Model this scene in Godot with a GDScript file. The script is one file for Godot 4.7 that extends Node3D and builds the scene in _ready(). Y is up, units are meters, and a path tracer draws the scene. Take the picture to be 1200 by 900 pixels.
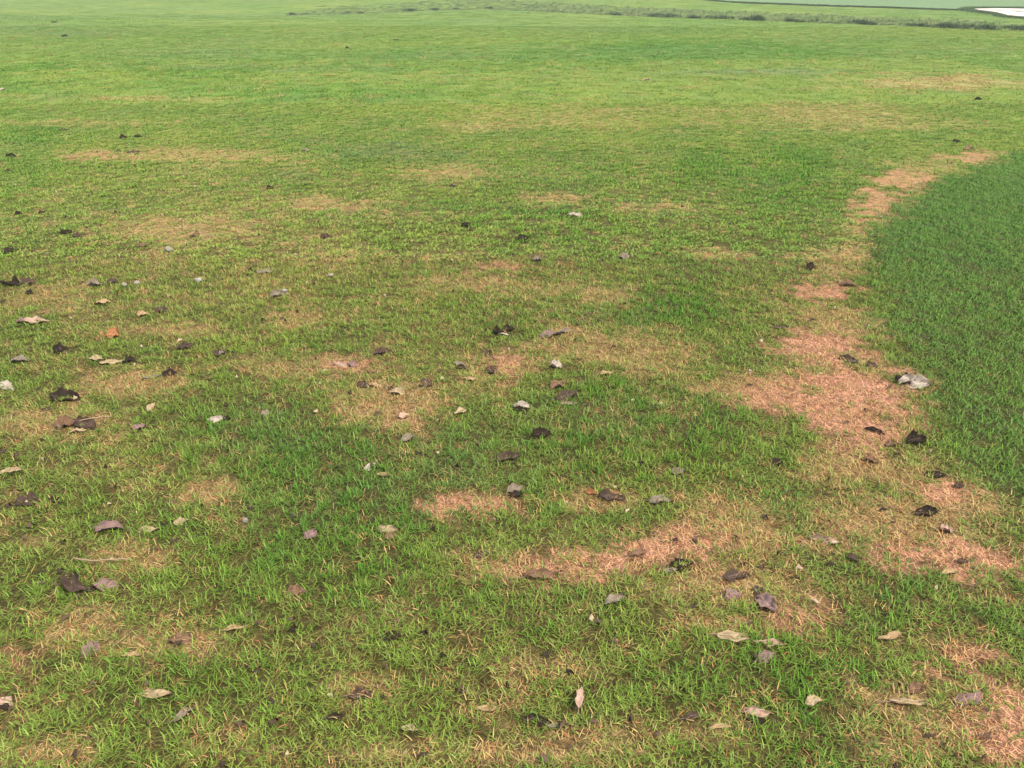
extends Node3D
# A worn lawn strewn with fallen leaves, a darker patch of turf, long rough and a sand bunker far off.

const EYE := 1.6             # height of the camera above the lawn, metres
const PITCH := 27.6          # degrees that the camera looks down
const FOV := 53.0            # vertical
const PW := 1200.0           # size of the photograph, in which places were measured
const PH := 900.0

var rng := RandomNumberGenerator.new()
var n_wave := FastNoiseLite.new()
var n_bump := FastNoiseLite.new()
var n_edge := FastNoiseLite.new()
var n_fine := FastNoiseLite.new()
var taken := {}

# what grows where: two grids over the ground, one fine and near, one coarse and far
const CH := 5                # dry, bare, lush, yellow, dark turf
const DRY := 0
const BARE := 1
const LUSH := 2
const YELLOW := 3
const TURF := 4
var grids := []
var collar_a := 0.0          # the near edge of the far green: metres away at x = 0, and metres more per metre to the right
var collar_b := 0.0

func _ready():
	rng.seed = 71
	camera_sky_sun()
	for nn in [[n_wave, 11, 0.9, 2], [n_bump, 12, 6.0, 2], [n_edge, 13, 1.0, 3], [n_fine, 14, 1.0, 3]]:
		nn[0].seed = nn[1]
		nn[0].frequency = nn[2]
		nn[0].noise_type = FastNoiseLite.TYPE_SIMPLEX_SMOOTH
		nn[0].fractal_octaves = nn[3]
	var e0 := on_ground(850, -3.0)
	var e1 := on_ground(1200, 3.5)
	collar_b = -(e1.z - e0.z) / (e1.x - e0.x)
	collar_a = -e0.z - collar_b * e0.x
	make_grids()
	lay_patches()
	build_ground()
	build_bunker()
	grow_lawn()
	grow_turf()
	grow_rough()
	lay_thatch()
	scatter_bits()
	drop_leaves()

func camera_sky_sun():
	var cam := Camera3D.new()
	cam.name = "camera"
	cam.fov = FOV
	cam.near = 0.05
	cam.far = 3000.0
	cam.position = Vector3(0, EYE, 0)
	cam.rotation_degrees = Vector3(-PITCH, 0, 0)
	add_child(cam)
	cam.make_current()
	var sky_mat := ProceduralSkyMaterial.new()
	sky_mat.sky_top_color = Color(0.76, 0.79, 0.82)
	sky_mat.sky_horizon_color = Color(0.88, 0.88, 0.87)
	sky_mat.sky_curve = 0.2
	sky_mat.ground_bottom_color = Color(0.20, 0.24, 0.14)
	sky_mat.ground_horizon_color = Color(0.55, 0.58, 0.50)
	sky_mat.energy_multiplier = 0.72
	sky_mat.sun_angle_max = 1.0
	var sky := Sky.new()
	sky.sky_material = sky_mat
	var env := Environment.new()
	env.background_mode = Environment.BG_SKY
	env.sky = sky
	env.ambient_light_source = Environment.AMBIENT_SOURCE_SKY
	env.tonemap_mode = Environment.TONE_MAPPER_LINEAR
	env.tonemap_exposure = 4.1
	env.sdfgi_enabled = true
	env.ssao_enabled = true
	env.ssil_enabled = true
	env.fog_enabled = true
	env.fog_density = 0.0017
	env.fog_light_color = Color(0.86, 0.90, 0.86)
	var we := WorldEnvironment.new()
	we.name = "environment"
	we.environment = env
	add_child(we)
	var sun := DirectionalLight3D.new()
	sun.name = "sun"
	sun.light_energy = 0.5
	sun.light_angular_distance = 10.0
	sun.light_color = Color(1.0, 0.965, 0.91)
	sun.shadow_enabled = true
	sun.rotation_degrees = Vector3(-52, 52, 0)
	add_child(sun)

# ------------------------------------------------------------------ ground

func smooth(a: float, b: float, v: float) -> float:
	var t := clampf((v - a) / (b - a), 0.0, 1.0)
	return t * t * (3.0 - 2.0 * t)

func ground_height(x: float, z: float) -> float:
	var d := -z
	var h := 0.012 * n_wave.get_noise_2d(x, z)
	if d < 25.0:
		h += 0.008 * n_bump.get_noise_2d(x, z)
	# the land rises gently towards the green far away
	h += 0.85 * smooth(44.0, 75.0, d + 0.12 * x)
	h += 0.25 * n_wave.get_noise_2d(x * 0.03 + 40.0, z * 0.03) * smooth(20.0, 60.0, d)
	return h

func on_ground(px: float, py: float) -> Vector3:   # where the line of sight through a point of the photograph meets the ground
	var f := (PH / 2.0) / tan(deg_to_rad(FOV / 2.0))
	var p := deg_to_rad(PITCH)
	var a := (px - PW / 2.0) / f
	var b := (PH / 2.0 - py) / f
	var dir := Vector3(a, b * cos(p) - sin(p), -b * sin(p) - cos(p))
	var h := 0.0
	var q := Vector3.ZERO
	for k in 6:
		q = Vector3(0, EYE, 0) + dir * ((h - EYE) / minf(dir.y, -0.004))
		if -q.z > 160.0:
			q = Vector3(q.x * 160.0 / -q.z, 0, -160.0)
		h = lerpf(h, ground_height(q.x, q.z), 0.8)
	return Vector3(q.x, ground_height(q.x, q.z), q.z)

func make_grids():
	for g in [[-10.0, 0.6, 0.025, 800, 800], [-90.0, -18.0, 0.25, 720, 440]]:
		var chans := []
		for c in CH:
			var a := PackedFloat32Array()
			a.resize(g[3] * g[4])
			chans.append(a)
		grids.append({"x": g[0], "z": g[1], "cell": g[2], "nx": g[3], "nz": g[4], "c": chans})
	# the mottling that the whole lawn has
	for g in grids:
		var cell: float = g.cell
		var far := cell > 0.1
		var dry: PackedFloat32Array = g.c[DRY]
		var lush: PackedFloat32Array = g.c[LUSH]
		var yel: PackedFloat32Array = g.c[YELLOW]
		var k := 0
		for j in g.nz:
			var z: float = g.z - j * cell
			for i in g.nx:
				var x: float = g.x + i * cell
				if far:
					dry[k] = 0.10 + 0.22 * n_edge.get_noise_2d(x * 0.25, z * 0.25) + 0.10 * n_fine.get_noise_2d(x * 1.1, z * 1.1)
					lush[k] = 0.42 + 0.3 * n_edge.get_noise_2d(x * 0.12 + 300.0, z * 0.12)
					yel[k] = 0.05 + 0.7 * n_edge.get_noise_2d(x * 0.10 - 300.0, z * 0.10)
				else:
					dry[k] = 0.19 + 0.26 * n_edge.get_noise_2d(x * 1.5, z * 1.5) + 0.22 * n_fine.get_noise_2d(x * 7.0, z * 7.0)
					lush[k] = 0.25 + 0.35 * n_edge.get_noise_2d(x * 1.2 + 300.0, z * 1.2) + 0.25 * n_fine.get_noise_2d(x * 6.0 + 50.0, z * 6.0)
					yel[k] = 0.10 + 0.6 * n_edge.get_noise_2d(x * 0.8 - 300.0, z * 0.8)
				k += 1
		g.c[DRY] = dry
		g.c[LUSH] = lush
		g.c[YELLOW] = yel

# a patch: an uneven oval on the ground, its place and half axes read off the photograph
func patch(px: float, py: float, rx: float, ry: float, chan: int, amount: float, rough := 0.8):
	var top := on_ground(px, maxf(py - ry, 1.0))
	var low := on_ground(px, py + ry)
	var mid := (top + low) / 2.0
	var here := on_ground(px, py)
	var u := on_ground(px + rx, py) - here
	var v := (low - top) / 2.0
	var ru := Vector2(u.x, u.z).length()
	var rv := Vector2(v.x, v.z).length()
	var reach := (ru + rv) * 1.6
	var un := Vector2(u.x, u.z) / (ru * ru)
	var vn := Vector2(v.x, v.z) / (rv * rv)
	# make the axes independent where the view is oblique
	var det := u.x * v.z - u.z * v.x
	un = Vector2(v.z, -v.x) / det
	vn = Vector2(-u.z, u.x) / det
	if chan == DRY and py < 450.0 and px < 850.0:
		amount *= 0.68
	elif chan == DRY and py > 700.0:
		amount *= 0.82
	var per := 1.3 / minf(ru, rv)
	for g in grids:
		var cell: float = g.cell
		var i0 := maxi(0, int((mid.x - reach - g.x) / cell))
		var i1 := mini(g.nx - 1, int((mid.x + reach - g.x) / cell))
		var j0 := maxi(0, int((g.z - mid.z - reach) / cell))
		var j1 := mini(g.nz - 1, int((g.z - mid.z + reach) / cell))
		if i1 < i0 or j1 < j0:
			continue
		var a: PackedFloat32Array = g.c[chan]
		for j in range(j0, j1 + 1):
			var z: float = g.z - j * cell - mid.z
			for i in range(i0, i1 + 1):
				var x: float = g.x + i * cell - mid.x
				var q := Vector2(x, z)
				var d := Vector2(un.dot(q), vn.dot(q)).length()
				if d > 2.3:
					continue
				d += rough * n_edge.get_noise_2d((x + mid.x) * per, (z + mid.z) * per)
				d += 0.35 * rough * n_fine.get_noise_2d((x + mid.x) * per * 4.0 + 9.0, (z + mid.z) * per * 4.0)
				var s := amount * (1.12 if chan < 2 else 1.0) * (1.0 - smooth(0.3, 1.35, d))
				var k: int = j * g.nx + i
				if chan == YELLOW:
					a[k] += s
				elif amount < 0.0:
					a[k] = minf(a[k], a[k] + s)
				else:
					a[k] = maxf(a[k], a[k] + s * (1.0 - 0.5 * clampf(a[k], 0.0, 1.0)))
		g.c[chan] = a

func turf_outline() -> PackedVector2Array:
	var out := PackedVector2Array()
	for p in [[1230, 166], [1170, 186], [1105, 212], [1060, 236], [1030, 262], [1022, 300], [1030, 345], [1046, 390], [1072, 425], [1080, 462], [1096, 505], [1120, 545], [1160, 580], [1200, 606], [1330, 640]]:
		var w := on_ground(p[0], p[1])
		out.append(Vector2(w.x, w.z))
	out.append(Vector2(6.5, -1.9))
	out.append(Vector2(9.5, -6.0))
	out.append(Vector2(9.6, -9.5))
	return out

func lay_patches():
	var D := DRY
	var B := BARE
	var L := LUSH
	var Y := YELLOW
	# the darker turf
	var outline := turf_outline()
	var g = grids[0]
	var turf: PackedFloat32Array = g.c[TURF]
	var dry: PackedFloat32Array = g.c[DRY]
	for j in g.nz:
		for i in g.nx:
			var x: float = g.x + i * g.cell
			if x < 0.5:
				continue
			var z: float = g.z - j * g.cell
			var w := 0.16 * n_edge.get_noise_2d(x * 2.2, z * 2.2) + 0.10 * n_fine.get_noise_2d(x * 8.0, z * 8.0)
			if Geometry2D.is_point_in_polygon(Vector2(x + w, z + w), outline):
				turf[j * g.nx + i] = 1.0
				dry[j * g.nx + i] *= 0.3
	g.c[TURF] = turf
	g.c[DRY] = dry
	# the bare trail along its edge
	for p in [[1085, 198, 50, 10], [1012, 268, 40, 14], [975, 320, 45, 14], [962, 372, 55, 16], [975, 428, 70, 18], [1010, 545, 70, 22], [1070, 562, 60, 18], [1090, 635, 90, 20], [1000, 600, 70, 22], [890, 690, 80, 24], [1080, 760, 80, 20], [1150, 700, 60, 16], [1120, 820, 70, 24], [880, 640, 60, 24]]:
		patch(p[0], p[1], p[2], p[3], D, 0.42)
	patch(1140, 185, 48, 9, B, 0.75)
	patch(1060, 215, 50, 15, B, 0.8)
	patch(1028, 243, 42, 20, B, 0.65)
	patch(985, 298, 32, 11, D, 1.0)
	patch(960, 345, 52, 13, B, 0.7)
	patch(985, 385, 50, 20, D, 0.7)
	patch(958, 407, 62, 18, B, 1.0)
	patch(1005, 470, 85, 42, B, 0.95)
	patch(920, 468, 85, 26, B, 0.6)
	patch(870, 455, 60, 18, D, 0.7)
	patch(1010, 512, 60, 24, B, 0.6)
	patch(985, 555, 60, 22, D, 0.7)
	patch(1105, 582, 42, 18, B, 0.9)
	patch(1050, 615, 90, 25, D, 0.8)
	patch(960, 640, 60, 20, B, 0.4)
	patch(1130, 660, 95, 20, B, 0.7)
	patch(1060, 650, 60, 15, B, 0.4)
	patch(1150, 590, 40, 16, D, 0.7)
	patch(930, 725, 60, 30, B, 0.5)
	patch(1135, 772, 38, 18, B, 0.8)
	patch(1175, 860, 60, 55, B, 0.8)
	patch(1060, 865, 90, 35, D, 0.7)
	patch(1050, 820, 60, 20, D, 0.7)
	# worn places in the middle
	patch(795, 640, 62, 26, B, 0.9)
	patch(650, 667, 75, 20, B, 0.7)
	patch(545, 595, 72, 20, B, 0.65)
	patch(735, 655, 60, 18, B, 0.5)
	patch(840, 610, 60, 25, D, 0.6)
	patch(700, 590, 60, 16, D, 0.6)
	patch(580, 665, 50, 20, D, 0.6)
	patch(820, 690, 80, 25, D, 0.55)
	patch(830, 735, 60, 14, D, 0.6)
	patch(700, 408, 95, 24, D, 0.85)
	patch(770, 425, 70, 20, D, 0.5)
	patch(590, 428, 36, 26, B, 0.55)
	patch(455, 480, 65, 26, D, 0.85)
	patch(480, 490, 35, 12, B, 0.4)
	patch(400, 430, 55, 14, B, 0.5)
	patch(320, 432, 80, 20, D, 0.6)
	patch(500, 440, 110, 30, D, 0.35)
	patch(640, 340, 70, 15, D, 0.6)
	patch(590, 312, 36, 8, B, 0.5)
	patch(715, 350, 40, 14, D, 0.6)
	patch(540, 335, 80, 12, D, 0.5)
	patch(110, 183, 48, 7, B, 0.55)
	patch(230, 182, 120, 9, D, 0.8)
	patch(385, 240, 70, 10, D, 0.7)
	patch(210, 270, 90, 16, D, 0.7)
	patch(525, 202, 60, 9, D, 0.9)
	patch(650, 232, 45, 8, D, 0.8)
	patch(760, 245, 50, 8, D, 0.7)
	patch(335, 375, 30, 14, D, 0.7)
	patch(190, 388, 70, 10, D, 0.6)
	patch(240, 580, 42, 14, D, 0.9)
	patch(150, 450, 70, 20, D, 0.6)
	patch(60, 500, 90, 25, D, 0.5)
	patch(60, 350, 70, 22, D, 0.55)
	patch(830, 298, 50, 8, D, 0.7)
	patch(680, 138, 170, 16, D, 0.5)
	patch(680, 138, 200, 20, Y, 0.4)
	patch(960, 130, 120, 10, D, 0.5)
	patch(1100, 97, 110, 12, D, 0.6)
	patch(1000, 145, 150, 10, D, 0.4)
	patch(560, 150, 80, 6, D, 0.5)
	patch(180, 116, 110, 3, D, 0.6)
	patch(90, 145, 120, 5, D, 0.6)
	patch(340, 300, 260, 90, D, 0.10)
	patch(240, 235, 300, 70, Y, 0.6)
	patch(200, 300, 330, 130, D, 0.2)
	patch(480, 330, 260, 70, Y, 0.35)
	patch(150, 340, 220, 90, Y, 0.5)
	# the foot of the picture
	patch(60, 885, 100, 22, D, 0.6)
	patch(100, 740, 60, 24, D, 0.7)
	patch(215, 755, 70, 16, D, 0.7)
	patch(150, 655, 60, 16, D, 0.7)
	patch(20, 770, 40, 24, B, 0.4)
	patch(480, 890, 160, 20, D, 0.7)
	patch(430, 810, 60, 18, D, 0.5)
	patch(560, 830, 60, 16, D, 0.5)
	patch(260, 870, 70, 24, D, 0.4)
	patch(640, 790, 90, 26, D, 0.45)
	patch(620, 880, 80, 20, D, 0.6)
	patch(720, 870, 60, 26, D, 0.55)
	patch(840, 855, 60, 20, D, 0.5)
	patch(40, 640, 50, 12, D, 0.3)
	# rich green growth
	patch(430, 690, 190, 55, L, 0.75)
	patch(380, 545, 170, 55, L, 0.85)
	patch(330, 610, 140, 50, L, 0.6)
	patch(740, 520, 130, 65, L, 0.85)
	patch(760, 555, 120, 40, Y, 0.5)
	patch(800, 362, 85, 26, L, 0.8)
	patch(620, 380, 60, 14, L, 0.5)
	patch(650, 715, 110, 42, L, 0.8)
	patch(840, 790, 150, 45, L, 0.7)
	patch(980, 850, 110, 50, L, 0.8)
	patch(130, 800, 120, 55, L, 0.5)
	patch(260, 800, 120, 60, L, 0.4)
	patch(60, 590, 90, 30, L, 0.5)
	patch(720, 450, 70, 24, L, 0.7)
	patch(640, 600, 70, 20, L, 0.4)
	patch(1055, 700, 85, 26, L, 0.5)
	patch(1160, 720, 60, 26, L, 0.3)
	patch(900, 580, 60, 24, L, 0.5)
	patch(110, 88, 220, 16, L, 0.9)
	patch(110, 88, 190, 11, Y, 0.55)
	patch(380, 110, 240, 12, L, 0.7)
	patch(560, 75, 300, 10, L, 0.5)
	patch(800, 60, 300, 12, L, 0.5)
	patch(900, 195, 110, 28, L, 0.8)
	patch(930, 240, 70, 30, L, 0.5)
	patch(620, 265, 100, 26, L, 0.7)
	patch(780, 205, 90, 18, L, 0.5)
	patch(60, 210, 90, 25, L, 0.5)
	patch(30, 160, 60, 14, L, 0.6)
	# greyer stretches
	patch(300, 215, 130, 18, Y, -0.6)
	patch(150, 240, 90, 12, Y, -0.5)
	patch(430, 180, 130, 14, Y, -0.6)
	patch(900, 85, 130, 5, Y, -0.7)
	patch(1100, 62, 130, 6, Y, -0.5)
	patch(300, 80, 180, 6, Y, -0.4)
	patch(480, 120, 130, 5, Y, -0.4)
	patch(200, 330, 60, 20, Y, -0.5)
	patch(740, 170, 120, 8, Y, 0.4)
	patch(520, 125, 140, 7, Y, 0.6)

func grown(x: float, z: float, chan: int) -> float:
	var g = grids[0]
	if z < -19.2 or x < -9.9 or x > 9.9:
		g = grids[1]
	var i := clampi(int((x - g.x) / g.cell), 0, g.nx - 1)
	var j := clampi(int((g.z - z) / g.cell), 0, g.nz - 1)
	return g.c[chan][j * g.nx + i]

func spacing(fine: float, grow: float, most: float) -> PackedFloat32Array:
	var out := PackedFloat32Array([0.0])
	var v := 0.0
	var s := fine
	while v < most:
		v += s
		if v > 7.0:
			s *= grow
		out.append(v)
	return out

func green(lush: float, yellow: float, turf: float) -> Color:
	var c := Color(0.150, 0.194, 0.040).lerp(Color(0.080, 0.166, 0.023), clampf(lush, 0, 1))
	c = c.lerp(Color(0.235, 0.250, 0.048), clampf(yellow, 0, 1) * 0.55)
	c = c.lerp(Color(0.115, 0.150, 0.080), clampf(-yellow, 0, 1) * 0.7)
	return c.lerp(Color(0.098, 0.182, 0.044), turf)

func thatch_texture() -> ImageTexture:   # matted dead stalks over dark soil, one metre a side
	var s := 1024
	var im := Image.create(s, s, false, Image.FORMAT_RGB8)
	var r := RandomNumberGenerator.new()
	r.seed = 5
	var nz := FastNoiseLite.new()
	nz.seed = 8
	nz.frequency = 0.02
	for y in s:
		for x in s:
			var v := 0.50 + 0.16 * nz.get_noise_2d(x, y) + 0.10 * (r.randf() - 0.5)
			im.set_pixel(x, y, Color(v, v * 0.97, v * 0.93))
	for k in 15000:
		var p := Vector2(r.randf() * s, r.randf() * s)
		var a := r.randf() * TAU
		var bend := r.randf_range(-0.03, 0.03)
		var v := r.randf_range(0.45, 1.0)
		var c := Color(v, v * r.randf_range(0.93, 1.0), v * r.randf_range(0.86, 1.0))
		for t in r.randi_range(10, 42):
			a += bend
			p += Vector2(cos(a), sin(a))
			var xx := posmod(int(p.x), s)
			var yy := posmod(int(p.y), s)
			im.set_pixel(xx, yy, c)
			im.set_pixel(posmod(xx + 1, s), yy, c)
	im.generate_mipmaps()
	return ImageTexture.create_from_image(im)

func build_ground():
	var half := spacing(0.05, 1.045, 900.0)
	var xs := PackedFloat32Array()
	for k in range(half.size() - 1, 0, -1):
		xs.append(-half[k])
	xs.append_array(half)
	var zs := PackedFloat32Array([60.0, 25.0, 10.0, 5.0, 3.0, 2.0, 1.5, 1.0, 0.7, 0.5])
	for v in spacing(0.05, 1.03, 900.0):
		zs.append(0.4 - v)
	var nx := xs.size()
	var nz := zs.size()
	var pos := PackedVector3Array()
	var nor := PackedVector3Array()
	var uv := PackedVector2Array()
	var col := PackedColorArray()
	var idx := PackedInt32Array()
	var soil := Color(0.11, 0.075, 0.035)
	var straw := Color(0.44, 0.29, 0.14)
	var bare := Color(0.68, 0.355, 0.225)
	for j in nz:
		for i in nx:
			var x := xs[i]
			var z := zs[j]
			pos.append(Vector3(x, ground_height(x, z), z))
			var e := 0.02 if absf(x) < 8.0 and z > -25.0 else 0.5
			nor.append(Vector3(ground_height(x - e, z) - ground_height(x + e, z), 2.0 * e, ground_height(x, z - e) - ground_height(x, z + e)).normalized())
			uv.append(Vector2(x, z))
			var d := clampf(grown(x, z, DRY), 0, 1)
			var b := clampf(grown(x, z, BARE), 0, 1)
			var c := soil.lerp(straw, smooth(0.2, 0.8, d)).lerp(bare, smooth(0.15, 0.75, b))
			var cover := green(grown(x, z, LUSH), grown(x, z, YELLOW), grown(x, z, TURF)).lerp(Color(0.30, 0.23, 0.11), smooth(0.1, 1.0, d) * 0.85)
			cover = Color(cover.r * 2.2, cover.g * 2.45, cover.b * 2.1)
			var dist := Vector2(x, z).length()
			c = c.lerp(cover, maxf(smooth(3.0, 13.0, dist) * (1.0 - 0.6 * smooth(0.1, 0.7, b) * (1.0 - smooth(10.0, 30.0, dist))), 0.15 * (1.0 - b)))
			# the smooth green beyond its collar, far away
			if -z > 40.0:
				var far := smooth(0.0, 1.5, collar(x, z))
				c = c.lerp(Color(0.25, 0.43, 0.19), far)
			col.append(c)
	for j in nz - 1:
		for i in nx - 1:
			var a := j * nx + i
			idx.append_array(PackedInt32Array([a, a + nx, a + 1, a + 1, a + nx, a + nx + 1]))
	var arr := []
	arr.resize(Mesh.ARRAY_MAX)
	arr[Mesh.ARRAY_VERTEX] = pos
	arr[Mesh.ARRAY_NORMAL] = nor
	arr[Mesh.ARRAY_TEX_UV] = uv
	arr[Mesh.ARRAY_COLOR] = col
	arr[Mesh.ARRAY_INDEX] = idx
	var me := ArrayMesh.new()
	me.add_surface_from_arrays(Mesh.PRIMITIVE_TRIANGLES, arr)
	var m := StandardMaterial3D.new()
	m.vertex_color_use_as_albedo = true
	m.albedo_texture = thatch_texture()
	m.roughness = 0.95
	m.metallic_specular = 0.2
	var o := MeshInstance3D.new()
	o.name = "ground"
	o.mesh = me
	o.material_override = m
	o.set_meta("kind", "structure")
	o.set_meta("label", "worn lawn ground with bare orange earth showing through thin grass")
	add_child(o)

func collar(x: float, z: float) -> float:   # how far beyond the near edge of the far green, metres
	return -z - collar_far(x)

func collar_far(x: float) -> float:
	return collar_a + collar_b * x + 0.6 * pow(maxf(0.0, 15.0 - x), 2.0)

# ------------------------------------------------------------------ far sand

func build_bunker():
	var left := on_ground(1160, 17.5)
	var top := on_ground(1196, 12)
	var low := on_ground(1196, 26.5)
	var c := Vector3(left.x + 4.6, 0, (top.z + low.z) / 2.0)
	var ra := 4.6
	var rb := absf(top.z - low.z) / 2.0
	var st := SurfaceTool.new()
	st.begin(Mesh.PRIMITIVE_TRIANGLES)
	var rings := 14
	var seg := 56
	var pts := []
	for k in rings + 1:
		var row := []
		for s in seg:
			var a := TAU * s / seg
			var w := 1.0 + 0.10 * sin(a * 3.0 + 1.0) + 0.05 * sin(a * 5.0)
			var r := float(k) / rings
			var x := c.x + cos(a) * ra * w * r
			var z := c.z + sin(a) * rb * w * r
			row.append(Vector3(x, ground_height(x, z) + 0.03 + 0.05 * r * r * (0.5 - 0.5 * sin(a)) + 0.012 * n_bump.get_noise_2d(x, z), z))
		pts.append(row)
	for k in rings:
		for s in seg:
			var s2 := (s + 1) % seg
			for t in [[pts[k][s], pts[k + 1][s], pts[k + 1][s2]], [pts[k][s], pts[k + 1][s2], pts[k][s2]]]:
				for p in t:
					st.add_vertex(p)
	# the turf lip round it
	st.generate_normals()
	var m := StandardMaterial3D.new()
	m.albedo_color = Color(0.72, 0.65, 0.61)
	m.roughness = 1.0
	var o := MeshInstance3D.new()
	o.name = "sand_bunker"
	o.mesh = st.commit()
	o.material_override = m
	o.set_meta("kind", "structure")
	o.set_meta("label", "pale sand bunker beyond the long rough grass")
	add_child(o)
	var buf := PackedFloat32Array()
	var r := RandomNumberGenerator.new()
	r.seed = 77
	for k in 1500:
		var a := r.randf() * TAU
		var w := 1.0 + 0.10 * sin(a * 3.0 + 1.0) + 0.05 * sin(a * 5.0)
		var e := 1.02 + absf(r.randfn(0.0, 0.05))
		var x := c.x + cos(a) * ra * w * e
		var z := c.z + sin(a) * rb * w * e
		var q := r.randf_range(0.8, 1.2)
		var back := maxf(0.0, -sin(a))
		put(buf, r, Vector3(x, ground_height(x, z) + 0.03, z), r.randf_range(0.7, 1.1), 0.22 + 0.3 * back, Color(0.07 * q, 0.115 * q, 0.045 * q))
	var root := stuff("bunker_edge_grass", "dark shaggy grass fringing the pale sand bunker")
	copies(root, "grass_blades", tuft_mesh(40, 0.16, 0.16, 0.34, 0.014, 0.35, 31), buf, grass_material())

# ------------------------------------------------------------------ grass

func grass_material() -> StandardMaterial3D:
	var m := StandardMaterial3D.new()
	m.vertex_color_use_as_albedo = true
	m.roughness = 0.7
	m.metallic_specular = 0.07
	m.cull_mode = BaseMaterial3D.CULL_DISABLED
	m.backlight_enabled = true
	m.backlight = Color(0.45, 0.5, 0.3)
	return m

# one tuft: bent, tapering blades of different lengths and shades
func tuft_mesh(count: int, spread: float, low: float, high: float, width: float, lean: float, salt: int, shades := []) -> ArrayMesh:
	var r := RandomNumberGenerator.new()
	r.seed = salt
	var st := SurfaceTool.new()
	st.begin(Mesh.PRIMITIVE_TRIANGLES)
	for k in count:
		var a := r.randf() * TAU
		var root := Vector3(cos(a), 0, sin(a)) * spread * sqrt(r.randf())
		var yaw := r.randf() * TAU
		var out := Vector3(cos(yaw), 0, sin(yaw))
		var side := Vector3(-sin(yaw), 0, cos(yaw)).rotated(out, r.randf_range(-0.5, 0.5))
		var length := r.randf_range(low, high)
		var w := width * r.randf_range(0.65, 1.2)
		var tilt := lean * r.randf_range(0.35, 1.5)
		var bend := r.randf_range(0.0, 0.8)
		var c := Color.WHITE
		if shades.size():
			c = shades[r.randi() % shades.size()]
			var v := r.randf_range(0.75, 1.0)
			c = Color(c.r * v, c.g * v, c.b * v)
		else:
			var v := lerpf(0.32, 1.0, pow(r.randf(), 0.7))
			var warm := r.randf()
			c = Color(v * lerpf(0.75, 1.0, warm), v, v * lerpf(1.0, 0.75, warm))
			if r.randf() < 0.12:
				c = Color(v, 0.85 * v, v)
		var p := [root]
		var at := root
		for n in 3:
			var t := minf(tilt + bend * n * 0.55, 1.75)
			at += (out * sin(t) + Vector3.UP * cos(t)) * length / 3.0
			at.y = maxf(at.y, 0.002)
			p.append(at)
		var ws := [w * 0.42, w * 0.5, w * 0.36]
		for n in 3:
			var sa: Vector3 = side * ws[n]
			var q := [p[n] - sa, p[n] + sa]
			var along: Vector3 = (p[n + 1] - p[n]).normalized()
			var nrm := along.cross(side).normalized()
			if nrm.y < 0.0:
				nrm = -nrm
			nrm = (nrm + Vector3.UP * 0.5).normalized()
			st.set_color(c)
			st.set_normal(nrm)
			if n < 2:
				var sb: Vector3 = side * ws[n + 1]
				for v in [q[0], p[n + 1] - sb, q[1], q[1], p[n + 1] - sb, p[n + 1] + sb]:
					st.add_vertex(v)
			else:
				for v in [q[0], p[n + 1], q[1]]:
					st.add_vertex(v)
	return st.commit()

func put(buf: PackedFloat32Array, r: RandomNumberGenerator, at: Vector3, wide: float, tall: float, c: Color):
	var a := r.randf() * TAU
	var cs := cos(a) * wide
	var sn := sin(a) * wide
	buf.append_array(PackedFloat32Array([cs, 0.0, sn, at.x, 0.0, tall, 0.0, at.y, -sn, 0.0, cs, at.z, c.r, c.g, c.b, 1.0]))

func stuff(called: String, label: String) -> Node3D:
	var o := Node3D.new()
	o.name = called
	o.set_meta("kind", "stuff")
	o.set_meta("label", label)
	o.set_meta("category", "grass")
	add_child(o)
	return o

func copies(parent: Node3D, called: String, mesh: Mesh, buf: PackedFloat32Array, m: Material):
	var mm := MultiMesh.new()
	mm.transform_format = MultiMesh.TRANSFORM_3D
	mm.use_colors = true
	mm.mesh = mesh
	mm.instance_count = buf.size() / 16
	mm.buffer = buf
	var o := MultiMeshInstance3D.new()
	o.name = called
	o.multimesh = mm
	o.material_override = m
	o.set_meta("kind", "stuff")
	parent.add_child(o, true)

func half_width(d: float) -> float:
	return 0.86 * (0.886 * d + 0.74) + 0.4

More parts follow.
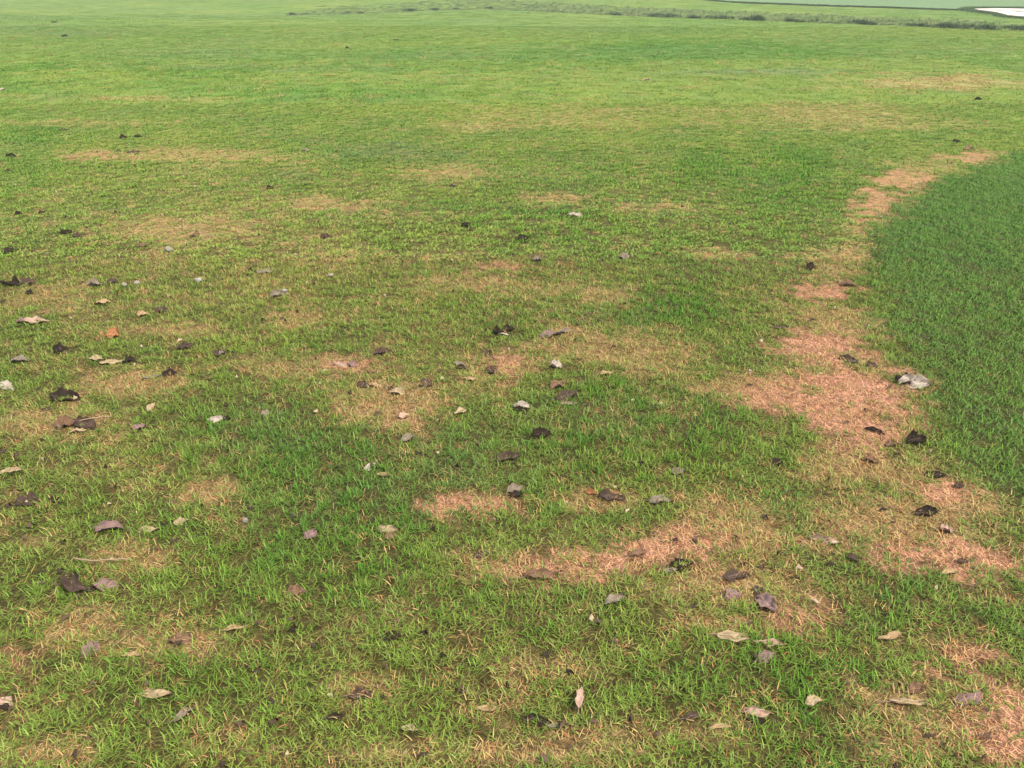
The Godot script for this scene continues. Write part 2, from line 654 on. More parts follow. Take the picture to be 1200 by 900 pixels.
func grow_lawn():
	var root := stuff("lawn_grass", "short mown lawn grass, patchy green and straw coloured")
	var m := grass_material()
	var zones := [
		[0.85, 4.8, 2900.0, tuft_mesh(7, 0.016, 0.016, 0.040, 0.0029, 0.8, 21), 1.0],
		[4.8, 12.0, 560.0, tuft_mesh(20, 0.036, 0.02, 0.046, 0.0042, 0.75, 22), 1.0],
		[12.0, 34.0, 60.0, tuft_mesh(46, 0.12, 0.014, 0.036, 0.006, 0.8, 23), 1.0],
		[34.0, 105.0, 6.0, tuft_mesh(70, 0.38, 0.015, 0.036, 0.014, 0.8, 24), 1.0]]
	var pale := 1.32
	for zn in zones:
		var buf := PackedFloat32Array()
		var r := RandomNumberGenerator.new()
		r.seed = int(zn[2]) + 3
		var d: float = zn[0]
		while d < zn[1]:
			var hw := half_width(d)
			var strip: float = minf(0.1 if d < 12.0 else 0.6, zn[1] - d)
			for k in int(zn[2] * strip * 2.0 * hw):
				var x := r.randf_range(-hw, hw)
				var z := -(d + r.randf() * strip)
				var ragged := n_fine.get_noise_2d(x * 11.0 + 70.0, z * 11.0) if d < 12.0 else 0.0
				var dry := grown(x, z, DRY) + 0.38 * ragged
				var bare := grown(x, z, BARE) * (1.0 + 0.6 * ragged)
				if grown(x + r.randfn(0.0, 0.04), z + r.randfn(0.0, 0.06), TURF) > 0.5 or collar(x, z) > 0.0:
					continue
				var keep := 1.0 - 0.66 * smooth(0.25, 1.1, dry) - 0.95 * smooth(0.12, 0.75, bare)
				if d < 12.0:
					keep *= (0.38 if d < 4.8 else 0.65) + (0.62 if d < 4.8 else 0.35) * smooth(-0.25, 0.2, n_fine.get_noise_2d(x * 9.0, z * 9.0) + 0.3 * n_fine.get_noise_2d(x * 26.0, z * 26.0))
				if r.randf() > keep:
					continue
				var lush := clampf(grown(x, z, LUSH), 0.0, 1.0)
				var c := green(lush, grown(x, z, YELLOW) + 0.5 * maxf(0.0, dry - 0.2) + 0.25 * r.randfn(0.0, 1.0) * 0.6, 0.0)
				c = c.lerp(Color(0.29, 0.24, 0.09), clampf(0.8 * (dry - 0.12), 0.0, 0.6))
				var q := pale * r.randf_range(0.78, 1.22)
				c = Color(c.r * q, c.g * q, c.b * q)
				var tall := 0.9 * (0.62 + 0.5 * lush - 0.2 * clampf(dry, 0, 1)) * r.randf_range(0.75, 1.2)
				put(buf, r, Vector3(x, ground_height(x, z), z), r.randf_range(0.8, 1.15), tall, c)
			d += strip
		copies(root, "grass_blades", zn[3], buf, m)

func grow_turf():
	var root := stuff("turf_grass", "patch of thicker dark green turf beside the bare trail")
	var buf := PackedFloat32Array()
	var r := RandomNumberGenerator.new()
	r.seed = 404
	var z := -2.0
	while z > -14.0:
		var dens := 1700.0 if z > -7.0 else 1000.0
		for k in int(dens * 0.1 * 9.2):
			var x := r.randf_range(0.6, 9.8)
			var zz := z - r.randf() * 0.1
			if x > half_width(-zz) or grown(x + r.randfn(0.0, 0.05), zz + r.randfn(0.0, 0.07), TURF) < 0.5:
				continue
			var c := green(0.3, 0.0, clampf(0.9 - 0.45 * smooth(-6.0, -2.5, zz) + 0.4 * n_edge.get_noise_2d(x * 2.0, zz * 2.0) + 0.25 * r.randfn(0.0, 1.0), 0.1, 1.0))
			var q := 1.32 * r.randf_range(0.7, 1.25)
			put(buf, r, Vector3(x, ground_height(x, zz), zz), r.randf_range(0.85, 1.2), r.randf_range(0.7, 1.25), Color(c.r * q, c.g * q, c.b * q))
		z -= 0.1
	copies(root, "grass_blades", tuft_mesh(14, 0.034, 0.012, 0.030, 0.0027, 0.8, 25), buf, grass_material())

func grow_rough():
	var root := stuff("rough_grass", "line of long unmown rough grass across the far end of the lawn")
	var line := []
	for p in [[330, 1], [420, 4], [490, 7], [560, 10], [640, 14], [720, 18], [800, 21], [880, 24], [960, 27], [1040, 30], [1110, 33], [1160, 35], [1230, 37], [1300, 40]]:
		line.append(on_ground(p[0], p[1]))
	var pale := PackedFloat32Array()
	var dark := PackedFloat32Array()
	var r := RandomNumberGenerator.new()
	r.seed = 90
	for k in line.size() - 1:
		var a: Vector3 = line[k]
		var b: Vector3 = line[k + 1]
		var n := int(a.distance_to(b) * 60.0)
		for i in n:
			var p := a.lerp(b, r.randf())
			var back := pow(r.randf(), 1.3) * 9.0
			p.z -= back
			p.x += r.randfn(0.0, 0.2)
			var q := r.randf_range(0.8, 1.25)
			var dry := clampf(0.35 + 0.9 * n_edge.get_noise_2d(p.x * 0.3, p.z * 0.3), 0.0, 1.0)
			var c := Color(0.17, 0.22, 0.10).lerp(Color(0.36, 0.32, 0.17), dry * 0.7)
			put(pale, r, Vector3(p.x, ground_height(p.x, p.z), p.z), r.randf_range(0.7, 1.2), r.randf_range(0.12, 0.36) * (0.6 + 0.4 * float(k > 3)), Color(c.r * q, c.g * q, c.b * q))
		for i in int(a.distance_to(b) * 10.0):
			var p := a.lerp(b, r.randf())
			var size := n_edge.get_noise_2d(p.x * 1.1 + 7.0, 3.0) + (0.0 if k > 4 else -0.35)
			if size < 0.0:
				continue
			p.z -= r.randf() * 1.2
			var q := r.randf_range(0.7, 1.2)
			put(dark, r, Vector3(p.x, ground_height(p.x, p.z), p.z), r.randf_range(0.8, 1.4), r.randf_range(0.25, 0.5) + 0.7 * size, Color(0.042 * q, 0.072 * q, 0.034 * q))
	# the collar of the far green
	for i in 2600:
		var x := r.randf_range(8.0, 60.0)
		var z := -collar_far(x) + r.randf_range(-0.2, 0.9)
		var q := r.randf_range(0.7, 1.2)
		put(dark, r, Vector3(x, ground_height(x, z), z), r.randf_range(0.8, 1.5), r.randf_range(0.12, 0.3), Color(0.06 * q, 0.085 * q, 0.04 * q))
	var m := grass_material()
	copies(root, "grass_blades", tuft_mesh(30, 0.16, 0.2, 0.42, 0.016, 0.4, 26), pale, m)
	copies(root, "dark_clumps", tuft_mesh(60, 0.20, 0.14, 0.36, 0.016, 0.45, 27), dark, m)

func lay_thatch():
	var root := stuff("dead_grass", "dry straw coloured dead grass lying over the bare patches")
	var m := grass_material()
	m.backlight_enabled = false
	m.roughness = 0.8
	var shades := [Color(0.50, 0.34, 0.16), Color(0.56, 0.42, 0.21), Color(0.50, 0.29, 0.14), Color(0.48, 0.25, 0.12), Color(0.53, 0.37, 0.18), Color(0.20, 0.11, 0.06), Color(0.30, 0.17, 0.09), Color(0.46, 0.38, 0.14), Color(0.38, 0.34, 0.11)]
	var zones := [
		[0.85, 4.8, 1700.0, tuft_mesh(10, 0.024, 0.010, 0.030, 0.0021, 1.15, 41, shades)],
		[4.8, 12.0, 340.0, tuft_mesh(24, 0.05, 0.012, 0.036, 0.0034, 1.15, 42, shades)],
		[12.0, 32.0, 40.0, tuft_mesh(46, 0.14, 0.015, 0.045, 0.006, 1.1, 43, shades)]]
	for zn in zones:
		var buf := PackedFloat32Array()
		var r := RandomNumberGenerator.new()
		r.seed = int(zn[2]) + 31
		var d: float = zn[0]
		while d < zn[1]:
			var hw := half_width(d)
			var strip := 0.1 if d < 12.0 else 0.5
			for k in int(zn[2] * strip * 2.0 * hw):
				var x := r.randf_range(-hw, hw)
				var z := -(d + r.randf() * strip)
				if grown(x + r.randfn(0.0, 0.05), z + r.randfn(0.0, 0.07), TURF) > 0.5 and r.randf() > 0.10:
					continue
				var ragged := n_fine.get_noise_2d(x * 11.0 + 70.0, z * 11.0) if d < 12.0 else 0.0
				var dry := grown(x, z, DRY) + 0.38 * ragged
				var bare := grown(x, z, BARE) * (1.0 + 0.6 * ragged)
				if r.randf() > 0.05 + 0.85 * smooth(0.12, 0.95, dry) + 0.5 * smooth(0.1, 0.6, bare):
					continue
				var b := clampf(bare, 0, 1)
				var q := lerpf(r.randf_range(0.45, 1.0), r.randf_range(0.7, 1.1), b)
				var c := Color(q, q * lerpf(0.96, 0.87, b), q * lerpf(0.84, 0.88, b))
				put(buf, r, Vector3(x, ground_height(x, z) + 0.002, z), r.randf_range(0.8, 1.2), lerpf(0.9, 0.55, b) * r.randf_range(0.6, 1.2), c)
			d += strip
		copies(root, "dead_blades", zn[3], buf, m)

func scatter_bits():
	var root := stuff("leaf_litter", "small broken bits of dead leaf scattered through the grass")
	root.set_meta("category", "leaf litter")
	var st := SurfaceTool.new()
	st.begin(Mesh.PRIMITIVE_TRIANGLES)
	st.set_color(Color.WHITE)
	var rim := []
	for k in 7:
		var a := TAU * k / 7.0
		var q := 0.011 * (1.0 + 0.35 * sin(k * 2.7) + 0.2 * cos(k * 4.1))
		rim.append(Vector3(cos(a) * q * 1.3, 0.004 * sin(k * 1.9) + 0.003 * cos(k * 3.3), sin(a) * q * 0.75))
	for k in 7:
		for side in 2:
			var lo := Vector3(0, 0.0012, 0) * float(side)
			var t := [Vector3(0, 0.004, 0) - lo, rim[k] - lo, rim[(k + 1) % 7] - lo]
			if side == 1:
				t.reverse()
			for v in t:
				st.add_vertex(v)
	st.generate_normals()
	var buf := PackedFloat32Array()
	var r := RandomNumberGenerator.new()
	r.seed = 66
	for k in 1900:
		var d := 0.9 + 11.0 * pow(r.randf(), 1.3)
		var hw := half_width(d)
		var x := r.randf_range(-hw, hw)
		if grown(x, -d, TURF) > 0.5:
			continue
		if r.randf() > 0.25 + 0.5 * smooth(0.5, -2.0, x) + grown(x, -d, DRY):
			continue
		var c := Color(0.02, 0.015, 0.012).lerp(Color(0.10, 0.065, 0.045), r.randf())
		if r.randf() < 0.14:
			c = Color(0.30, 0.23, 0.15)
		put(buf, r, Vector3(x, ground_height(x, -d) + r.randf_range(0.006, 0.016), -d), r.randf_range(0.25, 0.85), r.randf_range(0.6, 2.4), c)
	var m := grass_material()
	m.backlight_enabled = false
	copies(root, "leaf_bits", st.commit(), buf, m)

# ------------------------------------------------------------------ leaves, twigs, stones

var leaf_mat: StandardMaterial3D
var stalk_mat: StandardMaterial3D
var stone_mat: StandardMaterial3D

const LOOKS := {   # upper side, underside
	"black": [Color(0.024, 0.017, 0.013), Color(0.10, 0.075, 0.07)],
	"dark": [Color(0.055, 0.036, 0.028), Color(0.22, 0.17, 0.155)],
	"brown": [Color(0.125, 0.072, 0.045), Color(0.27, 0.19, 0.15)],
	"mauve": [Color(0.155, 0.098, 0.088), Color(0.10, 0.065, 0.065)],
	"grey": [Color(0.145, 0.115, 0.085), Color(0.11, 0.085, 0.075)],
	"cream": [Color(0.27, 0.20, 0.12), Color(0.16, 0.10, 0.07)],
	"pink": [Color(0.30, 0.20, 0.15), Color(0.13, 0.08, 0.07)],
	"tan": [Color(0.26, 0.175, 0.095), Color(0.17, 0.11, 0.07)],
	"white": [Color(0.29, 0.235, 0.19), Color(0.2, 0.14, 0.11)],
	"rust": [Color(0.26, 0.11, 0.05), Color(0.30, 0.18, 0.11)]}

func numbered(called: String) -> String:
	taken[called] = taken.get(called, -1) + 1
	return called if taken[called] == 0 else "%s_%03d" % [called, taken[called]]

func leaf_mesh(length: float, width: float, curl: float, arch: float, twist: float, crumple: float, salt: int, over: Color, under: Color, nu: int, nv: int) -> ArrayMesh:
	var st := SurfaceTool.new()
	st.begin(Mesh.PRIMITIVE_TRIANGLES)
	var thick := 0.0009
	var grid := []
	for i in nu + 1:
		var u := float(i) / nu
		var half := 0.5 * width * pow(sin(PI * pow(clampf(u, 0.001, 0.999), 0.85)), 0.75) * (1.0 + 0.22 * n_fine.get_noise_2d(u * 4.0, salt * 3.7) + 0.12 * n_fine.get_noise_2d(u * 13.0, salt * 7.7))
		var row := []
		for j in nv + 1:
			var s := 2.0 * j / nv - 1.0
			var ang := curl * absf(s)
			var y := (half / curl) * (1.0 - cos(ang)) if absf(curl) > 0.02 else 0.0
			var z := signf(s) * (half / curl) * sin(ang) if absf(curl) > 0.02 else s * half
			var x := (u - 0.5) * length
			var t := twist * (u - 0.5)
			var yy := y * cos(t) - z * sin(t)
			var zz := y * sin(t) + z * cos(t)
			yy += arch * length * (1.0 - pow(2.0 * u - 1.0, 2.0))
			yy += crumple * width * n_fine.get_noise_3d(u * 2.6, s * 1.3, salt * 1.9)
			yy += 0.10 * length * n_fine.get_noise_2d(s * 0.9 + u, salt * 9.1)
			zz += 0.06 * length * n_fine.get_noise_2d(u * 1.5, salt * 5.1) * 2.0
			row.append(Vector3(x, yy, zz))
		grid.append(row)
	var tint := func(base: Color, i: int, j: int) -> Color:
		var u := float(i) / nu
		var s := 2.0 * j / nv - 1.0
		var v := 1.0 + 0.5 * n_fine.get_noise_3d(u * 4.0, s * 2.0, salt * 2.3 + 7.0)
		v *= 1.0 + 0.12 * sin((u * 9.0 - absf(s) * 1.6) * TAU)
		if absf(s) < 0.15:
			v *= 1.15
		return Color(base.r * v, base.g * v, base.b * v)
	for side in 2:
		st.set_smooth_group(side)
		var off := Vector3(0, -thick * side, 0)
		for i in nu:
			for j in nv:
				var q := [[i, j], [i + 1, j], [i, j + 1], [i + 1, j], [i + 1, j + 1], [i, j + 1]]
				if side == 1:
					q.reverse()
				for e in q:
					st.set_color(tint.call(under if side else over, e[0], e[1]))
					st.add_vertex(grid[e[0]][e[1]] + off)
	st.set_smooth_group(-1)
	for i in nu:   # the rim
		for j in [0, nv]:
			var a: Vector3 = grid[i][j]
			var b: Vector3 = grid[i + 1][j]
			var dn := Vector3(0, -thick, 0)
			var q := [a, a + dn, b, b, a + dn, b + dn] if j == 0 else [a, b, a + dn, b, b + dn, a + dn]
			st.set_color(tint.call(over, i, j))
			for p in q:
				st.add_vertex(p)
	st.generate_normals()
	return st.commit()

func tube(st: SurfaceTool, pts: Array, radii: Array, c: Color):
	var seg := 6
	var rows := []
	for k in pts.size():
		var dir: Vector3 = (pts[mini(k + 1, pts.size() - 1)] - pts[maxi(k - 1, 0)]).normalized()
		var s := dir.cross(Vector3.UP if absf(dir.y) < 0.9 else Vector3.RIGHT).normalized()
		var t := s.cross(dir)
		var row := []
		for i in seg:
			var a := TAU * i / seg
			row.append(pts[k] + (s * cos(a) + t * sin(a)) * radii[k])
		rows.append(row)
	st.set_color(c)
	for k in rows.size() - 1:
		for i in seg:
			var j := (i + 1) % seg
			for v in [rows[k][i], rows[k][j], rows[k + 1][i], rows[k][j], rows[k + 1][j], rows[k + 1][i]]:
				st.add_vertex(v)
	for e in [0, rows.size() - 1]:
		for i in range(1, seg - 1):
			var q := [rows[e][0], rows[e][i + 1], rows[e][i]] if e == 0 else [rows[e][0], rows[e][i], rows[e][i + 1]]
			for v in q:
				st.add_vertex(v)

# a leaf from its two ends and its thickness as measured in the photograph; look: colours; roll: degrees that it leans towards the camera
func leaf(ax: float, ay: float, bx: float, by: float, px_thick: float, look: String, label: String, curl := 9.0, roll := 999.0):
	var a := on_ground(ax, ay)
	var b := on_ground(bx, by)
	var salt: int = taken.get("fallen_leaf", -1) + 2
	var r := RandomNumberGenerator.new()
	r.seed = 500 + salt * 17
	var mid := (a + b) / 2.0
	var eye := Vector3(0, EYE, 0)
	var dist := eye.distance_to(mid)
	var f := (PH / 2.0) / tan(deg_to_rad(FOV / 2.0))
	var per := dist * cos(deg_to_rad(PITCH) - asin((EYE - mid.y) / dist)) / f     # metres per pixel there
	var length := clampf(a.distance_to(b), 0.02, maxf(0.15, per * 1.25 * Vector2(ax, ay).distance_to(Vector2(bx, by))))
	var rl := r.randf_range(3.0, 16.0) if roll > 900.0 else roll
	# lying flat a leaf shows less of its width than when it leans to the camera
	var sees := sin(clampf(asin((EYE - mid.y) / dist) + deg_to_rad(absf(rl)), 0.15, PI / 2))
	var wide := clampf(0.8 * px_thick * per / sees, 0.010, maxf(0.06, px_thick * per * 1.3))
	wide = minf(wide, length * 0.75) * (1.0 if mid.z > -3.0 else 0.95)
	length *= 0.96 if mid.z > -3.0 else 0.92
	var cu := r.randf_range(0.4, 1.3) if curl > 8.0 else curl
	var o := Node3D.new()
	o.name = numbered("fallen_leaf")
	add_child(o)
	var yaw := atan2(-(b.z - a.z), b.x - a.x)
	var lift := 0.007 + (0.009 if rl > 33.0 else 0.0)
	o.position = mid + Vector3(0, lift, 0)
	o.basis = Basis(Vector3.UP, yaw) * Basis(Vector3.RIGHT, deg_to_rad(rl) * (1.0 if cos(yaw) > 0.0 else -1.0)) * Basis(Vector3.BACK, r.randf_range(-0.15, 0.15))
	var c: Array = LOOKS[look]
	var big := px_thick * (absf(bx - ax) + absf(by - ay)) > 240.0
	var blade := MeshInstance3D.new()
	blade.name = "leaf_blade"
	var arch := r.randf_range(-0.05, 0.09)
	var near := mid.z > -6.0
	blade.mesh = leaf_mesh(length, wide / maxf(0.6, sin(minf(cu, 1.5)) / maxf(cu, 0.05)), cu, arch, r.randf_range(-1.2, 1.2), 0.30, salt, c[0], c[1], 16 if near else 8, 8 if near else 4)
	blade.material_override = leaf_mat
	if not big:   # too small in the picture to show its parts
		var whole := blade
		whole.name = "leaf"
		o.name = o.name + "_"
		whole.transform = o.transform
		var called := String(o.name).trim_suffix("_")
		remove_child(o)
		o.free()
		whole.name = called
		add_child(whole)
		tag(whole, label, "leaf", "fallen leaves lying on the lawn")
		return
	o.add_child(blade)
	var st := SurfaceTool.new()
	st.begin(Mesh.PRIMITIVE_TRIANGLES)
	var e := -length / 2.0
	var sl := length * r.randf_range(0.16, 0.3)
	var sz := r.randf_range(-0.3, 0.3) * sl
	tube(st, [Vector3(e + 0.004, 0.0, 0), Vector3(e - sl * 0.5, 0.001, sz * 0.3), Vector3(e - sl, -0.003, sz)], [0.0011, 0.0010, 0.0014], c[1].lerp(c[0], 0.5))
	st.generate_normals()
	var stalk := MeshInstance3D.new()
	stalk.name = "stalk"
	stalk.mesh = st.commit()
	stalk.material_override = stalk_mat
	o.add_child(stalk)
	st = SurfaceTool.new()
	st.begin(Mesh.PRIMITIVE_TRIANGLES)
	var rib := []
	var rad := []
	for i in 7:
		var u := i / 6.0 * 0.94 + 0.01
		var y := arch * length * (1.0 - pow(2.0 * u - 1.0, 2.0)) + 0.10 * length * n_fine.get_noise_2d(u, salt * 9.1) + 0.30 * (wide / maxf(0.6, sin(minf(cu, 1.5)) / maxf(cu, 0.05))) * n_fine.get_noise_3d(u * 2.6, 0.0, salt * 1.9)
		rib.append(Vector3((u - 0.5) * length, y, 0.06 * length * n_fine.get_noise_2d(u * 1.5, salt * 5.1) * 2.0))
		rad.append(lerpf(0.0012, 0.0005, u))
	tube(st, rib, rad, c[0].lerp(Color(0.4, 0.3, 0.22), 0.25))
	st.generate_normals()
	var vein := MeshInstance3D.new()
	vein.name = "midrib"
	vein.mesh = st.commit()
	vein.material_override = stalk_mat
	o.add_child(vein)
	tag(o, label, "leaf", "fallen leaves lying on the lawn")

func tag(o: Node3D, label: String, category: String, group := ""):
	o.set_meta("label", label)
	o.set_meta("category", category)
	if group:
		o.set_meta("group", group)

func twig(ax: float, ay: float, bx: float, by: float, radius: float, c: Color, label: String):
	var a := on_ground(ax, ay) + Vector3(0, 0.022, 0)
	var b := on_ground(bx, by) + Vector3(0, 0.024, 0)
	var r := RandomNumberGenerator.new()
	r.seed = int(ax * 3.0 + ay)
	var mid := (a + b) / 2.0
	var o := MeshInstance3D.new()
	o.name = numbered("twig")
	var st := SurfaceTool.new()
	st.begin(Mesh.PRIMITIVE_TRIANGLES)
	var pts := []
	var rad := []
	for k in 9:
		var t := k / 8.0
		pts.append(a.lerp(b, t) - mid + Vector3(r.randfn(0, 0.0015), r.randfn(0, 0.002) + 0.006 * sin(t * PI), r.randfn(0, 0.003) + 0.008 * sin(t * 4.0)))
		rad.append(radius * lerpf(1.1, 0.7, t) * r.randf_range(0.85, 1.15))
	tube(st, pts, rad, c)
	st.generate_normals()
	o.mesh = st.commit()
	o.material_override = stalk_mat
	o.position = mid
	add_child(o)
	tag(o, label, "twig")

func stone(px: float, py: float, wide_px: float, high_px: float, c: Color, label: String):
	var p := on_ground(px, py)
	var dist := Vector3(0, EYE, 0).distance_to(p)
	var rx := 0.5 * wide_px * dist / 960.0
	var ry := 0.5 * high_px * dist / 960.0
	var st := SurfaceTool.new()
	st.begin(Mesh.PRIMITIVE_TRIANGLES)
	var nu := 14
	var nv := 8
	var rows := []
	for j in nv + 1:
		var t := PI * j / nv
		var row := []
		for i in nu:
			var a := TAU * i / nu
			var d := Vector3(sin(t) * cos(a), cos(t), sin(t) * sin(a))
			var k := 1.0 + 0.6 * n_fine.get_noise_3d(d.x * 1.5 + px, d.y * 1.3, d.z * 1.3 + py)
			row.append(Vector3(d.x * rx, d.y * ry, d.z * rx * 0.8) * k)
		rows.append(row)
	st.set_color(c)
	for j in nv:
		for i in nu:
			var k := (i + 1) % nu
			for v in [rows[j][i], rows[j][k], rows[j + 1][i], rows[j][k], rows[j + 1][k], rows[j + 1][i]]:
				st.add_vertex(v)
	st.generate_normals()
	var o := MeshInstance3D.new()
	o.name = numbered("pebble")
	o.mesh = st.commit()
	o.material_override = stone_mat
	o.position = p + Vector3(0, 0.010 + ry * 0.3, 0)
	add_child(o)
	tag(o, label, "stone")

func drop_leaves():
	leaf_mat = StandardMaterial3D.new()
	leaf_mat.vertex_color_use_as_albedo = true
	leaf_mat.roughness = 0.85
	leaf_mat.metallic_specular = 0.15
	stalk_mat = leaf_mat.duplicate()
	stone_mat = leaf_mat.duplicate()
	stone_mat.roughness = 0.9
	# on and beside the bare trail
	leaf(1050, 449, 1091, 456, 21, "white", "large pale pinkish white leaf tilted at the edge of the dark turf", 0.7, 38.0)
	leaf(1051, 452, 1068, 445, 12, "black", "black curled leaf tucked against the large pale leaf by the dark turf", 1.2, 10.0)
	leaf(1013, 502, 1037, 511, 5, "black", "thin black leaf strip on the lower part of the bare orange patch")
	leaf(1061, 520, 1085, 516, 12, "black", "broad black leaf below the large pale leaf, touching the dark turf")
	leaf(982, 420, 1006, 428, 9, "dark", "dark purple brown leaf on the pink bare strip of the trail")
	leaf(1014, 428, 1030, 431, 5, "dark", "short dark leaf just right of the purple brown leaf on the pink strip")
	leaf(1036, 523, 1053, 522, 6, "brown", "small brown leaf between the thin black strip and the broad black leaf")
	leaf(1081, 558, 1109, 560, 9, "black", "blackish brown leaf above the small pink bare spot by the turf")
	leaf(1117, 571, 1130, 572, 6, "dark", "little dark leaf on the right rim of the small pink bare spot")
	leaf(1071, 604, 1101, 602, 9, "black", "dark leaf with pale ridge below the small pink bare spot", 1.4)
	leaf(1078, 599, 1097, 598, 4, "cream", "thin cream leaf lying on top of the dark leaf below the pink spot")
	leaf(1101, 624, 1117, 622, 13, "pink", "small round pale pink leaf below the dark ridged leaf")
	leaf(948, 631, 986, 640, 11, "pink", "pinkish cream leaf arching over its own shadow left of the dry trail", 0.9, 30.0)
	leaf(990, 655, 1010, 657, 8, "dark", "small dark leaf just below the arching pinkish cream leaf")
	leaf(1120, 659, 1134, 661, 6, "dark", "tiny dark leaf on the reddish dry strip under the round pink leaf")
	leaf(1102, 675, 1123, 671, 6, "tan", "tan leaf strip on the lower side of the reddish dry strip")
	leaf(1027, 749, 1058, 747, 7, "tan", "narrow tan leaf lying flat in the green above the orange bare clod")
	leaf(1119, 830, 1147, 813, 14, "mauve", "grey mauve leaf with clear midrib pointing up to the right", 0.7, 24.0)
	leaf(1063, 812, 1084, 808, 11, "brown", "mauve brown crumpled leaf just above the long pale strip")
	leaf(1038, 826, 1090, 827, 8, "cream", "long pale tan leaf strip left of the grey mauve leaf", 1.1)
	leaf(942, 826, 964, 824, 10, "cream", "small greenish cream leaf in the rich green near the picture foot")
	leaf(948, 318, 952, 311, 6, "black", "single black speck of leaf on the upper bare trail")
	leaf(982, 334, 1004, 336, 7, "brown", "brownish dark leaf above the middle bare band of the trail")
	leaf(907, 386, 921, 384, 8, "dark", "dark leaf in the green left of the pink bare strip")
	leaf(905, 545, 917, 543, 9, "black", "black leaf sunk in green grass left of the bare orange patch")
	leaf(1115, 168, 1126, 166, 5, "black", "black leaf speck above the top end of the bare trail")
	leaf(1129, 176, 1140, 175, 4, "brown", "brown leaf speck at the top end of the bare trail")
	leaf(1010, 540, 1030, 543, 6, "brown", "brown leaf lying in dry grass under the thin black strip")
	# the group at the foot, right of the middle
	leaf(837, 746, 880, 748, 13, "cream", "flat cream tan leaf, broadest of the pair above the mauve violet leaf", 0.3, 25.0)
	leaf(880, 751, 920, 760, 10, "pink", "pinkish cream curled leaf pointing right beside the flat cream tan leaf", 1.0, 28.0)
	leaf(886, 776, 908, 768, 15, "mauve", "mauve violet leaf tucked under the pinkish cream curled leaf", 0.5, 20.0)
	leaf(886, 700, 912, 720, 20, "mauve", "big mauve leaf with dark right side above the cream leaves", 0.6, 20.0)
	leaf(884, 697, 893, 690, 10, "dark", "dark brown leaf touching the top of the big mauve leaf")
	leaf(848, 702, 869, 697, 15, "mauve", "flat dull mauve leaf left of the big mauve leaf", 0.3, 12.0)
	leaf(846, 680, 878, 676, 14, "dark", "dark purple brown leaf above the flat dull mauve leaf")
	leaf(780, 668, 813, 660, 13, "black", "blackish leaf on the lower edge of the red bare spot")
	leaf(776, 672, 795, 668, 5, "grey", "thin grey leaf at the near side of the blackish leaf on the red spot")
	leaf(735, 655, 758, 648, 8, "brown", "brown leaf at the left end of the red bare spot")
	leaf(612, 680, 656, 675, 12, "brown", "mauve brown leaf on the dry strip left of the red bare spot")
	leaf(706, 711, 734, 701, 11, "grey", "grey green curled leaf in the rich green right of the middle", 1.5)
	leaf(676, 838, 681, 806, 13, "pink", "pale pink leaf standing on end in the grass at the picture foot", 0.9, 35.0)
	leaf(612, 844, 648, 850, 14, "black", "black leaf left of the pale leaf standing on end")
	leaf(640, 851, 657, 853, 6, "grey", "grey leaf sliver at the right tip of the black leaf at the foot")
	leaf(869, 836, 904, 838, 12, "pink", "pale pink leaf with dark hollow beneath, below the mauve violet leaf", 1.2, 30.0)
	leaf(874, 845, 898, 847, 9, "black", "black leaf under the pale pink leaf with dark hollow")
	leaf(828, 854, 856, 853, 5, "tan", "thin tan pink leaf strip left of the pale pink hollow leaf")
	leaf(800, 845, 822, 838, 9, "dark", "dark leaf half buried above the thin tan pink strip")
	# the middle
	leaf(700, 583, 733, 586, 14, "dark", "dark brown crumpled leaf at the foot of the central green patch")
	leaf(686, 577, 702, 583, 6, "rust", "small rust brown leaf at the left end of the dark crumpled leaf")
	leaf(760, 589, 787, 588, 10, "grey", "flat grey leaf right of the dark brown crumpled leaf", 0.4)
	leaf(786, 557, 802, 551, 10, "grey", "grey leaf stuck in the lower right of the central green patch")
	leaf(594, 580, 613, 572, 12, "grey", "pale grey leaf at the right end of the brown bare spot")
	leaf(597, 583, 614, 580, 8, "black", "black leaf under the pale grey leaf at the brown bare spot")
	leaf(580, 540, 612, 534, 11, "dark", "dark mauve leaf above the brown bare spot")
	leaf(622, 513, 647, 508, 12, "black", "black leaf at the left side of the central green patch")
	leaf(600, 475, 622, 480, 9, "white", "whitish leaf with dark edge up left of the central green patch", 1.2)
	leaf(602, 481, 620, 483, 6, "black", "black leaf beneath the whitish dark edged leaf")
	leaf(643, 431, 661, 430, 9, "white", "small bright pinkish white leaf on the tan worn patch")
	leaf(650, 470, 678, 462, 12, "dark", "dark mauve litter leaf below the bright pinkish white leaf")
	leaf(645, 458, 664, 449, 9, "brown", "brown litter leaf between the bright white leaf and the dark litter leaf")
	leaf(655, 476, 677, 473, 6, "grey", "grey litter leaf at the near edge of the dark mauve litter leaf")
	leaf(702, 441, 720, 440, 6, "tan", "tan leaf in the green right of the litter leaves")
	leaf(391, 428, 411, 434, 12, "pink", "pale pink leaf on the orange worn spot left of the middle", 0.5, 30.0)
	leaf(407, 427, 418, 430, 8, "mauve", "small mauve leaf at the right of the pale pink leaf")
	leaf(437, 417, 458, 412, 10, "dark", "dark mauve leaf up right of the pale pink leaf")
	leaf(418, 452, 435, 455, 7, "dark", "dark leaf forming the left half of a pair below the pink leaf")
	leaf(430, 453, 451, 454, 6, "tan", "pale brown leaf forming the right half of the pair below the pink leaf")
	leaf(456, 462, 475, 461, 9, "cream", "cream leaf on the straw coloured worn patch left of the middle")
	leaf(490, 453, 511, 450, 12, "dark", "dark purple brown leaf right of the cream leaf on the worn patch")
	leaf(467, 491, 481, 486, 9, "pink", "pinkish cream leaf at the bottom of the straw coloured worn patch")
	leaf(531, 427, 547, 430, 6, "grey", "grey topped leaf left of the two dark upright leaves")
